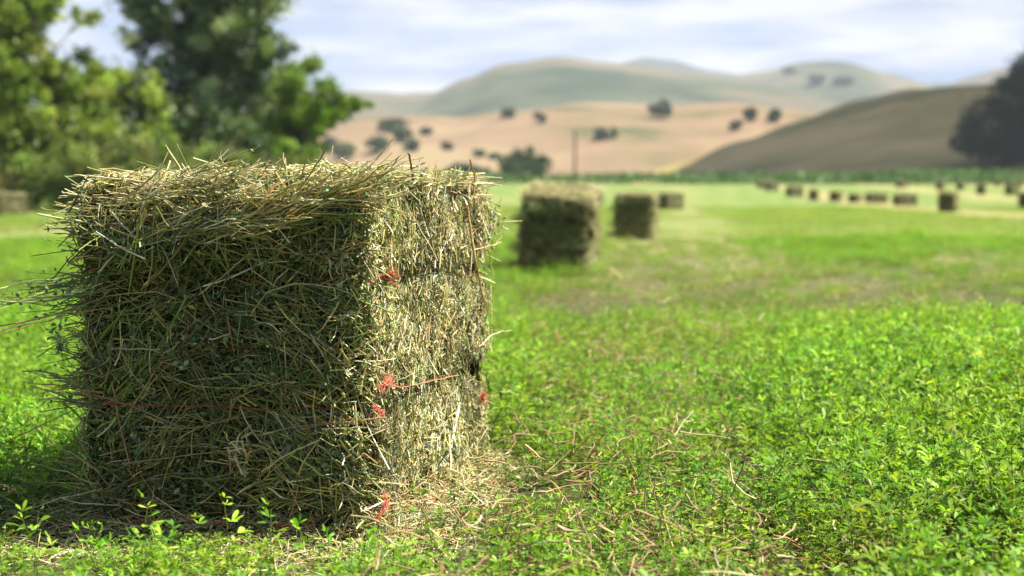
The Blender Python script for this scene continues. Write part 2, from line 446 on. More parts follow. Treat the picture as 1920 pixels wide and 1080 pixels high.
    g.add(*bits(P, rng.uniform(.004, .011, len(a)) * S, pick(LEAFY + [(.5, .42, .24)], len(a), .25), .55))
    return g, place

def tuft(g, centre, spread_, D, jit, n, Lr, Wr, pal_w, bend=.1, leaves=0):
    P = np.array(centre) + np.clip(rng.normal(0, 1, (n, 3)), -1.5, 1.5) * np.array(spread_)
    Dn = unit(np.array(D, float) + rng.normal(0, 1, (n, 3)) * np.array(jit))
    Ls = rng.uniform(Lr[0], Lr[1], n)
    P = P + Dn * Ls[:, None] * .4
    g.add(*straws(P, Dn, Ls, rng.uniform(Wr[0], Wr[1], n) * 1.25, rng.normal(0, bend, n), pick(STRAW, n, .2, pal_w), 6, 4, .6, .012))
    if leaves:
        i = rng.integers(0, n, leaves)
        Pl = P[i] + Dn[i] * (Ls[i] * rng.uniform(-.3, .5, leaves))[:, None] + rng.normal(0, .006, (leaves, 3))
        g.add(*bits(Pl, rng.uniform(.006, .014, leaves), pick(LEAFY, leaves, .2), .6))

def stalk(g, pts, W, c, sides=5, kmul=6):
    """one long bent stalk through the given points"""
    pts = np.array(pts, float); t = np.linspace(0, len(pts) - 1, max(4, kmul * (len(pts) - 1)))
    X = np.stack([np.interp(t, np.arange(len(pts)), pts[:, i]) for i in range(3)], 1)
    if len(pts) > 2:
        for _ in range(4): X[1:-1] = .25 * X[:-2] + .5 * X[1:-1] + .25 * X[2:]
    X = X + rng.normal(0, .0006, X.shape)
    g.add(*tube_paths(X[None], (W / 2 * np.linspace(1, .7, len(X)) * rng.uniform(.85, 1.15, len(X)))[None], np.array([c]), sides, .7))

BW, BL, BH = .50, .80, .594
BROT = -12.6
ca, sa = math.cos(R(BROT)), math.sin(R(BROT))
corner = np.array([-.234, 3.24])
# base centre: near right corner is local (w/2, -L/2)
bx = corner[0] - (BW / 2 * ca + BL / 2 * sa); by = corner[1] - (BW / 2 * sa - BL / 2 * ca)
bale = empty('hay_bale', (bx, by, 0), R(BROT))
tag(bale, 'large green and straw coloured hay bale in the foreground, tied with red twine', 'hay bale', 'hay bales on the field')
def loc(px, py, face, d=0.0):
    """local point on the near bale's end (0) or long side (1) face seen at a photo pixel"""
    r = ray(px, py); o = np.array([-bx, -by, CAMZ])
    rot = lambda v: np.array([v[0] * ca + v[1] * sa, -v[0] * sa + v[1] * ca, v[2]])
    o, r = rot(o), rot(r)
    t = ((-BL / 2 - .012 - d) - o[1]) / r[1] if face == 0 else ((BW / 2 + .012 + d) - o[0]) / r[0]
    return o + r * t

STR = (.032, .226, .435)
g, place = bale_geo(BW, BL, BH, 1.0, STR, 40, ledge=.062)
hw_ = BW / 2
# shaggy left edge
tuft(g, (-hw_ + .02, -.37, .418), (.02, .05, .022), (-1, -.15, -.12), (.1, .25, .16), 48, (.05, .22), (.0022, .0042), W_END, .1, 150)
tuft(g, (-hw_ + .02, -.37, .235), (.02, .05, .018), (-1, -.15, .02), (.1, .25, .16), 55, (.04, .14), (.0024, .0045), W_END, .06, 60)
tuft(g, (-hw_ + .02, -.36, .06), (.03, .05, .04), (-1, -.3, .12), (.1, .3, .3), 60, (.06, .18), (.002, .004), W_END, .12, 80)
tuft(g, (-hw_ + .01, -.37, .33), (.01, .04, .05), (-1, -.1, .1), (.1, .2, .25), 50, (.04, .10), (.0018, .0034), W_END, .08, 40)
tuft(g, (-hw_ + .01, -.37, .54), (.02, .04, .03), (-1, -.1, .1), (.1, .2, .25), 60, (.03, .075), (.0018, .0034), W_TOP, .08, 60)
# ledge of straw, tinted pale for sunlight, that sags from the top layer over the end
for (px, py, n) in ((330, 440, 60), (420, 425, 80), (500, 410, 90), (570, 385, 90), (630, 360, 80), (460, 375, 50), (250, 370, 50), (380, 345, 60)):
    tuft(g, loc(px, py, 0, .05), (.035, .012, .012), (1, -.15, .28), (.3, .25, .25), n, (.04, .13), (.0018, .0036), W_TOP, .1, 30)
tuft(g, loc(450, 850, 0, .035), (.012, .008, .02), (.3, -.8, .3), (.5, .3, .6), 26, (.02, .05), (.0022, .004), [1, 3, 0, 0, 0, 0, 0, 3])  # palest straws only, a sunlit patch put into the colour
tuft(g, loc(650, 700, 0, .02), (.02, .01, .13), (.5, -.8, .2), (.6, .4, .6), 160, (.02, .06), (.0016, .003), W_SIDE, .12, 120)
tuft(g, loc(672, 430, 0, .02), (.02, .012, .06), (.5, -.6, -.2), (.6, .4, .6), 160, (.02, .06), (.0016, .003), W_SIDE, .12, 260)
# top fringe
tuft(g, (0, -.3, BH - .005), (.15, .06, .005), (.3, -.2, .35), (.8, .5, .35), 90, (.015, .04), (.0018, .0034), W_TOP, .12, 60)
tuft(g, (-.03, -.05, BH + .01), (.07, .08, .008), (.6, -.1, .3), (.8, .5, .3), 80, (.015, .045), (.0018, .0034), W_TOP, .12, 40)
tuft(g, (hw_ - .02, .0, BH - .005), (.015, .22, .005), (.5, -.1, .6), (.6, .5, .4), 120, (.02, .05), (.0018, .0034), W_SIDE, .12, 90)
# single stalks the eye picks out
pale, tanc, green_, brown = (.66, .55, .33), (.56, .42, .22), (.22, .25, .08), (.36, .21, .09)
stalk(g, [loc(277, 402, 0, .05), loc(232, 456, 0, .06), loc(186, 511, 0, .055)], .0068, pale)
stalk(g, [loc(277, 404, 0, .05), loc(345, 398, 0, .05), loc(405, 415, 0, .03)], .004, pale)
stalk(g, [loc(372, 552, 0, .035), loc(435, 505, 0, .035), loc(470, 470, 0, .03)], .004, tanc)
stalk(g, [loc(470, 592, 0, .02), loc(500, 545, 0, .04), loc(570, 528, 0, .045), loc(650, 545, 0, .04), loc(690, 572, 0, .02)], .0042, (.45, .4, .2))
stalk(g, [loc(545, 395, 0, .04), loc(546, 440, 0, .045), loc(520, 480, 0, .04)], .0032, (.5, .45, .24))
stalk(g, [loc(640, 418, 0, .02), loc(668, 465, 0, .025), loc(702, 522, 1, .02)], .0032, (.36, .38, .14))
stalk(g, [loc(300, 655, 0, .02), loc(205, 654, 0, .02)], .004, (.5, .42, .24))
stalk(g, [loc(270, 800, 0, .02), loc(360, 805, 0, .03), loc(450, 780, 0, .02)], .0028, (.4, .33, .18))
stalk(g, [loc(230, 870, 0, .02), loc(380, 850, 0, .03), loc(500, 840, 0, .015)], .003, (.34, .30, .14))
stalk(g, [loc(490, 885, 0, .03), loc(540, 850, 0, .04), loc(600, 825, 0, .03)], .0038, pale)
stalk(g, [loc(605, 805, 0, .04), loc(680, 800, 0, .04)], .003, pale)
stalk(g, [loc(335, 800, 0, .02), loc(250, 762, 0, .03), loc(160, 735, 0, .03)], .005, (.33, .22, .12))
stalk(g, [loc(775, 340, 1, .0), loc(771, 310, 1, .0), loc(766, 287, 1, .0)], .0052, (.16, .14, .05))
stalk(g, [loc(783, 325, 1, -.03), loc(790, 294, 1, -.03)], .004, (.26, .24, .09))
stalk(g, [loc(888, 365, 1, .02), loc(891, 330, 1, .02), loc(881, 300, 1, .02)], .006, brown)
stalk(g, [loc(876, 385, 1, .02), loc(886, 460, 1, .03), loc(901, 540, 1, .03), loc(915, 586, 1, .03)], .005, (.5, .34, .12))
stalk(g, [loc(888, 470, 1, .02), loc(913, 462, 1, .04), loc(940, 455, 1, .05)], .004, tanc)
stalk(g, [loc(888, 345, 1, .02), loc(923, 343, 1, .03)], .006, pale)
stalk(g, [loc(891, 366, 1, .02), loc(925, 366, 1, .03)], .005, (.6, .42, .24))
stalk(g, [loc(898, 650, 1, .01), loc(928, 622, 1, .03), loc(960, 620, 1, .03)], .0032, pale)
stalk(g, [loc(860, 760, 1, .012), loc(845, 840, 1, .016)], .006, (.7, .6, .45))
stalk(g, [loc(0, 612, 0, .05), loc(110, 590, 0, .06), loc(200, 555, 0, .02)], .0035, (.4, .24, .12))
stalk(g, [loc(0, 575, 0, .05), loc(60, 560, 0, .05), loc(190, 548, 0, .02)], .003, (.3, .25, .13))
stalk(g, [loc(-20, 845, 0, .05), loc(80, 795, 0, .06), loc(200, 740, 0, .02)], .0032, (.2, .15, .07))
stalk(g, [loc(-20, 555, 0, .03), loc(100, 560, 0, .04), loc(220, 540, 0, .0)], .0026, (.35, .28, .14))
stalk(g, [loc(128, 400, 0, .03), loc(145, 370, 0, .04), loc(165, 330, 0, .03)], .004, (.12, .13, .05))
stalk(g, [loc(118, 362, 0, .03), loc(160, 368, 0, .03), loc(230, 375, 0, .03)], .004, (.58, .5, .32))
stalk(g, [loc(140, 328, 0, .02), loc(200, 333, 0, .03), loc(300, 345, 0, .03)], .004, pale)
stalk(g, [loc(200, 360, 0, .05), loc(290, 372, 0, .055), loc(350, 400, 0, .05)], .0036, tanc)
stalk(g, [loc(150, 552, 0, .03), loc(118, 575, 0, .035), loc(108, 630, 0, .05), loc(118, 680, 0, .06)], .002, (.10, .13, .07))
tuft(g, loc(111, 640, 0, .052), (.002, .002, .02), (0, 0, -1), (.5, .4, .4), 8, (.01, .02), (.001, .0018), W_END, .1, 40)
hay = g.build('hay_block', M_straw, bale)

def ring_points(z, d, n=64, wob=0.0, seed=0):
    """closed path round the bale, tight in the groove the string cuts"""
    w2, l2, r = BW / 2 + d, BL / 2 + d, .03
    P = []
    for (cx, cy, a0) in ((w2 - r, -l2 + r, -90), (w2 - r, l2 - r, 0), (-w2 + r, l2 - r, 90), (-w2 + r, -l2 + r, 180)):
        for k in range(6):
            a = R(a0 + 18 * k); P.append((cx + r * math.cos(a), cy + r * math.sin(a), z))
    P = np.array(P); P = np.concatenate([P, P[:1]])
    seg = np.linalg.norm(np.diff(P, axis=0), axis=1); s = np.concatenate([[0], np.cumsum(seg)])
    t = np.linspace(0, s[-1], n * 3)
    Q = np.stack([np.interp(t, s, P[:, i]) for i in range(3)], 1)
    Q[:, 2] += wob * (np.sin(t * 5 + seed) + .5 * np.sin(t * 13 + seed * 2))
    return Q

for i, (z, d) in enumerate(zip(STR, (.022, .060, .026))):
    Q = ring_points(z, d, 64, .0025, i * 1.7)
    tg = Geo()
    # two plies twisted round each other
    fr = (Q[:, 1] < -BL / 2) & (np.abs(Q[:, 0]) < BW / 2)
    Q[:, 1] += np.where(fr, .05 * smooth(.13, .2, np.abs(Q[:, 0] + (.01, .03, .0)[i])) + .009 * np.sin(Q[:, 0] * 41 + i) + .006 * np.sin(Q[:, 0] * 97), 0)
    hid = ~(fr & (np.abs(Q[:, 0]) < .2))
    Q[:, 0] = np.where(hid, np.clip(Q[:, 0], -BW / 2 + .03, BW / 2 - .03), Q[:, 0]); Q[:, 1] = np.where(hid, np.clip(Q[:, 1], -BL / 2 + .016, BL / 2 - .03), Q[:, 1])
    tn = unit(np.gradient(Q, axis=0)); up = np.array([0, 0, 1.]); sd = np.cross(tn, up)
    ph = np.arange(len(Q)) * 1.1
    for k in (0, math.pi):
        X = Q + .0011 * (np.cos(ph + k)[:, None] * up + np.sin(ph + k)[:, None] * sd)
        tg.add(*tube_paths(X[None], np.full((1, len(X)), .0031), np.array([[.66, .13, .08]]), 6, 1))
    tw = tg.build('twine', M_twine, bale)
    KN = {2: [(718, 520, .016)], 1: [(721, 720, .013), (708, 769, .008), (904, 745, .013)], 0: [(722, 938, .012), (712, 967, .007)]}[i]
    for (px, py, s) in KN:
        kg = Geo(); s *= 1.0; c = loc(px, py, 1, .013); fan = unit(np.array([.25, rng.uniform(-1, 1), rng.uniform(-.6, .8)]))
        n = int(150 * (s / .013))
        Dn = unit(fan * rng.choice([1, 1, 1, -.7], n)[:, None] + rng.normal(0, .38, (n, 3)) * np.array([.5, 1, 1])); Ls = rng.uniform(.6, 2.1, n) * s
        kg.add(*straws(c + Dn * Ls[:, None] * .5, Dn, Ls, rng.uniform(.0008, .0016, n), rng.normal(0, .2, n), pick([(.84, .26, .17), (.86, .36, .26), (.76, .17, .10)], n, .12), 4, 3, .5, .03))
        # the overhand loop itself
        a = np.linspace(0, 4.4 * math.pi, 30)
        X = c + s * .32 * np.stack([np.cos(a) * .7, np.sin(a), .6 * np.cos(a * .5)], 1)
        kg.add(*tube_paths(X[None], np.full((1, 30), .0016), np.array([[.7, .1, .06]]), 6, 1))
        if i == 1 and px == 721:      # tail that runs back along the side
            stalk(kg, [c, loc(755, 728, 1, .014), loc(800, 716, 1, .016), loc(862, 703, 1, .014)], .0032, (.62, .26, .16))
        if i == 0 and px == 722:
            stalk(kg, [loc(740, 955, 1, .014), loc(800, 935, 1, .016), loc(858, 908, 1, .014)], .003, (.62, .28, .18))
            stalk(kg, [c, loc(700, 950, 0, .03), loc(680, 958, 0, .045)], .004, (.75, .72, .7))
        kg.build('knot', M_twine, tw)

# bales further back: two kinds, then copies
BALES = 'hay bales on the field'
g2, pl2 = bale_geo(.52, .80, .56, .30, (.05, .21, .41), 60, ledge=.03, lump=2.0, fine=.62)
tuft(g2, (-.25, -.37, .40), (.02, .05, .02), (-1, -.1, -.1), (.1, .2, .2), 60, (.06, .14), (.003, .006), W_END)
tuft(g2, (-.25, -.37, .22), (.02, .05, .03), (-1, -.1, -.1), (.1, .2, .2), 60, (.06, .16), (.003, .006), W_END)
tuft(g2, (-.26, -.37, .06), (.02, .05, .03), (-1, -.1, .0), (.1, .2, .2), 80, (.08, .18), (.003, .006), W_END)
tuft(g2, (-.05, -.33, .57), (.14, .08, .01), (1, -.2, .2), (.5, .4, .2), 160, (.05, .13), (.003, .006), W_TOP)
me2 = g2.mesh('hay_bale', [M_straw])
g3, pl3 = bale_geo(.48, .9, .56, .12, (.05, .21, .41), 80, lump=2.0, fine=.5)
me3 = g3.mesh('hay_bale', [M_straw])
def far_bale(px, py, rz, me, label, s=(1, 1, 1), tilt=(0, 0), p=None):
    o = bpy.data.objects.new('hay_bale', me); col.objects.link(o)
    p = on_ground(px, py) if p is None else p
    o.location = p; o.rotation_euler = (tilt[0], tilt[1], R(rz)); o.scale = s
    return tag(o, label, 'hay bale', BALES)
far_bale(1042, 513, -6, me2, 'sagging dark bale with bright straw top, nearest behind the large foreground bale', (.90, 1, 1.06), (R(6), R(5)))
far_bale(1192, 449, -8, me2, 'upright square bale standing right of the sagging pale-topped bale', (.86, 1, .98))
FB = [
 (1257, 393, -40, 'small bale partly hidden behind the upright square bale', (1, 1, 1)),
 (1778, 398, -20, 'tall narrow bale with sunlit right side, closest in the far right row', (1, 1, 1.05)),
 (1697, 386, -70, 'wide low bale left of the tall narrow sunlit-sided bale', (.95, .95, .85)),
 (1643, 381, -72, 'wide flat bale, third from the tall narrow bale in the row', (1, .95, .8)),
 (1603, 380, -25, 'small low bale in the row between two wider bales', (.9, .9, .7)),
 (1568, 378, -25, 'small dark square bale in the middle of the far row', (.9, .9, .85)),
 (1526, 376, -15, 'narrow upright bale toward the left of the far row', (.85, .9, .95)),
 (1490, 369, -60, 'broad shadowed bale near the left end of the far row', (1, 1, 1.05)),
 (1447, 358, -50, 'faint grey bale second from the left end of the far row', (1, 1, 1)),
 (1430, 353, -50, 'farthest faint bale at the left end of the far row', (1, 1, 1)),
 (1840, 365, -20, 'brown bale standing alone beyond the tall narrow bale', (1, 1, 1.1)),
 (1898, 366, -45, 'brown bale second from the right edge of the field', (1, 1, 1.1)),
 (1763, 356, -20, 'distant bale just above the tall narrow bale', (1, 1, 1.1)),
 (1801, 356, -20, 'distant bale beside the upper right of the tall narrow bale', (1, 1, 1.05)),
 (1691, 352, -50, 'distant faint bale directly above the wide low bale', (1, 1, 1)),
 (1872, 349, -20, 'distant faint bale by the crop edge near the dark tree', (1, 1, 1)),
 (1911, 351, -20, 'distant faint bale by the crop edge at the far right', (1, 1, 1)),
 (1925, 392, -20, 'bale cut off by the right edge of the picture', (1, 1, 1)),
 (14, 406, -35, 'lone bale at the far left in front of the shrubs', (1.05, .9, 1))]
for (px, py, rz, lab, s) in FB: far_bale(px, py, rz, me3, lab, s)

# ------------------------------------------------------------------ alfalfa
GREENS = [(.115, .25, .017), (.155, .32, .022), (.21, .375, .03), (.08, .185, .02), (.26, .40, .05)]
def leaflets(P, D, Up, size, C):
    """obovate leaflets with a crease: P base, D direction, Up rough normal"""
    n = len(P); D = unit(D); S = unit(np.cross(D, Up)); Q = np.cross(S, D); s = size[:, None]
    wd = rng.uniform(.30, .44, (n, 1)); fold = rng.uniform(.05, .3, (n, 1)); dr = rng.uniform(-.3, .12, (n, 1))
    V = np.stack([P,
        P + D * s * .5 - S * s * wd * .40 + Q * s * (fold * .22 + dr * .2), P + D * s * .5 + S * s * wd * .40 + Q * s * (fold * .22 + dr * .2),
        P + D * s * .82 - S * s * wd * .36 + Q * s * (fold * .2 + dr * .6), P + D * s * .82 + S * s * wd * .36 + Q * s * (fold * .2 + dr * .6),
        P + D * s * .55 + Q * s * dr * .22, P + D * s * 1.0 + Q * s * dr], 1)
    i = (np.arange(n) * 7)[:, None]
    T = np.concatenate([i + np.array([[0, 5, 1]]), i + np.array([[0, 2, 5]])])
    Qd = np.concatenate([i + np.array([[1, 5, 6, 3]]), i + np.array([[5, 2, 4, 6]])])
    return V.reshape(-1, 3), T, Qd, np.repeat(C, 7, 0)

def alfalfa(gl, gs, base, h, lean, ls, nl, tone=1.0, cut=False):
    """n stems at once: base (n,3), h (n,), lean (n,3)"""
    n = len(base); k = 5; t = np.linspace(0, 1, k)
    up = np.array([0, 0, 1.])
    X = base[:, None] + (up * h[:, None])[:, None] * t[None, :, None] + (lean * h[:, None])[:, None] * (t ** 1.8)[None, :, None]
    gs.add(*tube_paths(X, np.linspace(1, .55, k)[None] * (.0012 + .004 * h)[:, None] * .6, pick([(.16, .24, .05), (.22, .28, .08), (.20, .20, .08)], n, .15), 3, 1))
    for j in range(nl):
        f = .25 + .75 * (j + rng.uniform(-.3, .3, n)) / max(1, nl - 1); f = np.clip(f, .12, 1)
        fi = np.clip(f * (k - 1), 0, k - 1.001); i0 = fi.astype(int); fr = (fi - i0)[:, None]
        node = X[np.arange(n), i0] * (1 - fr) + X[np.arange(n), i0 + 1] * fr
        a = j * 2.4 + rng.uniform(0, 6.28, n); el = rng.uniform(.15, .75, n) + .5 * (f > .85)
        d = np.stack([np.cos(a) * np.cos(el), np.sin(a) * np.cos(el), np.sin(el)], 1)
        pet = ls * rng.uniform(.35, 1.0, n) * (1 - .5 * f)
        tip = node + d * pet[:, None]
        S = unit(np.cross(d, up)); size = ls * rng.uniform(.65, 1.15, n) * (1.0 - .35 * (f > .9))
        c = pick(GREENS, n, .14) * tone * np.where(f > .8, 1.15, .95)[:, None]
        for q in (-1, 0, 1):
            dd = unit(d * (1.0 if q == 0 else .55) + S * q * .85 + rng.normal(0, .15, (n, 3)))
            V, T, Qd, C = leaflets(tip, dd, up + rng.normal(0, .35, (n, 3)), size * (1.0 if q == 0 else .92), c * rng.normal(1, .06, (n, 1)))
            gl.add(V, T, C); gl.F.append(Qd + gl.n - len(V)); gl.M.append(0)

patches = bpy.data.collections.new('alfalfa_patches')
def patch(kind):
    g = Geo(); gst = g
    if kind == 'dense': n, ext, h, ls, nl = 46, .17, (.06, .14), .0235, 7
    elif kind == 'tall': n, ext, h, ls, nl = 42, .17, (.09, .19), .0275, 8
    elif kind == 'sparse': n, ext, h, ls, nl = 60, .17, (.025, .10), .0165, 6
    else: n, ext, h, ls, nl = 52, .55, (.04, .12), .034, 4
    b = np.concatenate([rng.uniform(-ext, ext, (n, 2)), np.full((n, 1), -.004)], 1)
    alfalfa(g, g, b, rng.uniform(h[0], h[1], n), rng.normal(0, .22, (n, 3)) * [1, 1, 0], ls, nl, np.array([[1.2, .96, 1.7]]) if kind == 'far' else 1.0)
    if kind in ('sparse', 'dense', 'far'):     # cut stubble between the shoots
        m = {'sparse': 34, 'dense': 5, 'far': 34}[kind]; s = 2.2 if kind == 'far' else 1
        P = np.concatenate([rng.uniform(-ext, ext, (m, 2)), rng.uniform(.01, .04, (m, 1))], 1)
        D = rng.normal(0, 1, (m, 3)) * [1, 1, .8]
        g.add(*straws(P, D, rng.uniform(.03, .10, m), rng.uniform(.0016, .0034, m) * s, rng.normal(0, .12, m), pick(STRAW[:3] + [(.45, .27, .13)], m, .2), 5, 3, .8, .02))
    me = g.mesh('alfalfa_patch', [M_leaf]); o = bpy.data.objects.new('alfalfa_patch', me); patches.objects.link(o); return o
names = []
KINDS = ['dense'] * 5 + ['tall'] * 4 + ['sparse'] * 5 + ['far'] * 5
for i, kd in enumerate(KINDS):
    o = patch(kd); o.name = 'alfalfa_patch_%02d' % i; names.append(o.name)

def dryness(x, y):
    c = x - .085 * y + 4.6 - .0
    c = np.mod(c + 860.0, 8.6) - 4.3 - .17
    s = np.exp(-(c / (.24 + .03 * np.minimum(y, 40))) ** 2)
    band = .55 * np.exp(-((y - 14.5) / 5.0) ** 2) * smooth(.2, 1.2, x)
    return s + band + .45 * snoise(x, y * .6, 5, 1.3, 3)

pts, idx, rots, scl = [], [], [], []
def scatter(y0, y1, cell, kx, pad, far):
    nx = int(2 * (kx * y1 + pad) / cell) + 1; ny = int((y1 - y0) / cell) + 1
    gx, gy = np.meshgrid((np.arange(nx) - nx / 2) * cell, y0 + np.arange(ny) * cell)
    x = (gx + rng.uniform(-.5, .5, gx.shape) * cell).ravel(); y = (gy + rng.uniform(-.5, .5, gy.shape) * cell).ravel()
    k = np.abs(x) < kx * y + pad
    lx = (x - bx) * ca + (y - by) * sa; ly = -(x - bx) * sa + (y - by) * ca
    m = .17 if not far else .5
    k &= ~((np.abs(lx) < BW / 2 + m * .8) & (np.abs(ly) < BL / 2 + m))
    x, y = x[k], y[k]; d = dryness(x, y)
    if far:
        i = 14 + rng.integers(0, 5, len(x)); s = rng.uniform(.7, 1.15, len(x)) * np.where(d > .55, .8, 1) * .8
        cm = np.abs(np.mod(x - .085 * y + 4.3 + 860.0, 8.6) - 4.3); dry = (cm < 1.5) & (x - .085 * y > 3) | (d > .6)
        kp = ~(dry & (rng.random(len(x)) < .85)) & (rng.random(len(x)) < .85); x, y, i, s = x[kp], y[kp], i[kp], s[kp]
    else:
        i = np.where(d > .42, 9 + rng.integers(0, 5, len(x)), np.where((d < .05) & (x > .25), 5 + rng.integers(0, 4, len(x)), rng.integers(0, 5, len(x))))
        s = rng.uniform(.75, 1.15, len(x)) * (1 - .35 * smooth(7, 11, y))
        front = (y < 3.3) & (y > 2.1) & (x < -.13)
        i = np.where(front, rng.integers(0, 5, len(x)), i); s = np.where(front, s * np.where(y < 2.96, .68, .42), s); s = s * np.where((i >= 5) & (i < 9), 1 + .3 * np.maximum(0, snoise(x, y, 61, 3.2, 2)), 1)
        if True:
            drop = (d > .75) & (rng.random(len(x)) < np.where(y < 4, .04, .25)) | (front & (rng.random(len(x)) < .0)) | ((d > .5) & (y > 9) & (rng.random(len(x)) < .4)); x, y, i, s = x[~drop], y[~drop], i[~drop], s[~drop]
    pts.append(np.stack([x, y, gz(y)], 1)); idx.append(i); rots.append(rng.uniform(0, 6.28, len(x))); scl.append(s)
scatter(1.75, 9, .21, .34, .7, False)
scatter(9, 24, .30, .34, .8, False)
scatter(24, 75, .75, .33, 3, True)
pts, idx, rots, scl = (np.concatenate(a) for a in (pts, idx, rots, scl))
me = bpy.data.meshes.new('alfalfa'); me.vertices.add(len(pts)); me.vertices.foreach_set('co', pts.astype(np.float32).ravel())
a_ = me.attributes.new('pidx', 'INT', 'POINT'); a_.data.foreach_set('value', idx.astype(np.int32))
a_ = me.attributes.new('prot', 'FLOAT', 'POINT'); a_.data.foreach_set('value', rots.astype(np.float32))
a_ = me.attributes.new('pscl', 'FLOAT', 'POINT'); a_.data.foreach_set('value', scl.astype(np.float32))
crop = bpy.data.objects.new('alfalfa', me); col.objects.link(crop)
tag(crop, 'bright green low alfalfa regrowth covering the whole field', 'alfalfa', kind='stuff')
me.materials.append(M_leaf)
ng = bpy.data.node_groups.new('alfalfa_scatter', 'GeometryNodeTree')
ng.interface.new_socket('Geometry', in_out='INPUT', socket_type='NodeSocketGeometry')
ng.interface.new_socket('Geometry', in_out='OUTPUT', socket_type='NodeSocketGeometry')
n_ = ng.nodes.new; l_ = ng.links.new
gi, go = n_('NodeGroupInput'), n_('NodeGroupOutput')
m2p = n_('GeometryNodeMeshToPoints'); iop = n_('GeometryNodeInstanceOnPoints'); ci = n_('GeometryNodeCollectionInfo')
ci.inputs['Collection'].default_value = patches; ci.inputs['Separate Children'].default_value = True; ci.inputs['Reset Children'].default_value = True
iop.inputs['Pick Instance'].default_value = True
def named(nm, ty):
    q = n_('GeometryNodeInputNamedAttribute'); q.data_type = ty; q.inputs['Name'].default_value = nm
    return q.outputs['Attribute']
cx_ = n_('ShaderNodeCombineXYZ'); l_(named('prot', 'FLOAT'), cx_.inputs[2])
l_(gi.outputs[0], m2p.inputs[0]); l_(m2p.outputs[0], iop.inputs['Points']); l_(ci.outputs[0], iop.inputs['Instance'])
l_(named('pidx', 'INT'), iop.inputs['Instance Index']); l_(cx_.outputs[0], iop.inputs['Rotation']); l_(named('pscl', 'FLOAT'), iop.inputs['Scale'])
l_(iop.outputs[0], go.inputs[0])
md = crop.modifiers.new('scatter', 'NODES'); md.node_group = ng

# dry stalks and hay litter lying in the mown strip
g = Geo()
n = 26000
y = 2.0 + 24 * rng.random(n) ** 1.5; x = (rng.random(n) * 2 - 1) * (.3 * y + .5)
k = (dryness(x, y) > .30 + .5 * rng.random(n)) & (rng.random(n) < .85)
lx = (x - bx) * ca + (y - by) * sa; ly = -(x - bx) * sa + (y - by) * ca
k &= ~((np.abs(lx) < BW / 2) & (np.abs(ly) < BL / 2)); x, y = x[k], y[k]; n = len(x)
P = np.stack([x, y, rng.uniform(.005, .115, n)], 1); D = rng.normal(0, 1, (n, 3)) * [1, 1, .45]
g.add(*straws(P, D, np.exp(rng.normal(math.log(.042), .5, n)).clip(.012, .15), rng.uniform(.0016, .004, n) * (1 + y * .03), rng.normal(0, .14, n), pick([(.46, .34, .15), (.40, .30, .13), (.36, .21, .10), (.42, .25, .13), (.58, .48, .28), (.25, .2, .08)], n, .22), 6, 4, .8, .015))
# fallen hay round the foot of the near bale
n = 5200; t = rng.random(n); side = rng.choice(3, n, p=(.40, .30, .30))
lx = np.where(side == 0, (t - .5) * (BW + .35), np.where(side == 1, BW / 2 + np.abs(rng.normal(0, .05, n)), -BW / 2 - np.abs(rng.normal(0, .1, n))))
ly = np.where(side == 0, -BL / 2 - np.abs(rng.normal(0, .13, n)), (t - .5) * (BL + .1))
dist = np.where(side == 0, -BL / 2 - ly, np.abs(lx) - BW / 2)
P = np.stack([bx + lx * ca - ly * sa, by + lx * sa + ly * ca, np.clip(rng.uniform(.0, .08, n) * np.exp(-dist / .06), .004, None)], 1)
g.add(*straws(P, rng.normal(0, 1, (n, 3)) * [1, 1, .3], rng.uniform(.015, .09, n), rng.uniform(.0015, .0034, n), rng.normal(0, .12, n), pick(STRAW, n, .2, W_TOP), 5, 3, .7, .02))
i = rng.integers(0, n, 2600); g.add(*bits(P[i] + rng.normal(0, .012, (2600, 3)) * [1, 1, .3], rng.uniform(.005, .012, 2600), pick(LEAFY + [(.5, .42, .25)], 2600, .2)))
tag(g.build('fallen_hay', M_straw), 'loose tan stalks and hay scraps lying on the ground', 'loose hay', kind='stuff')

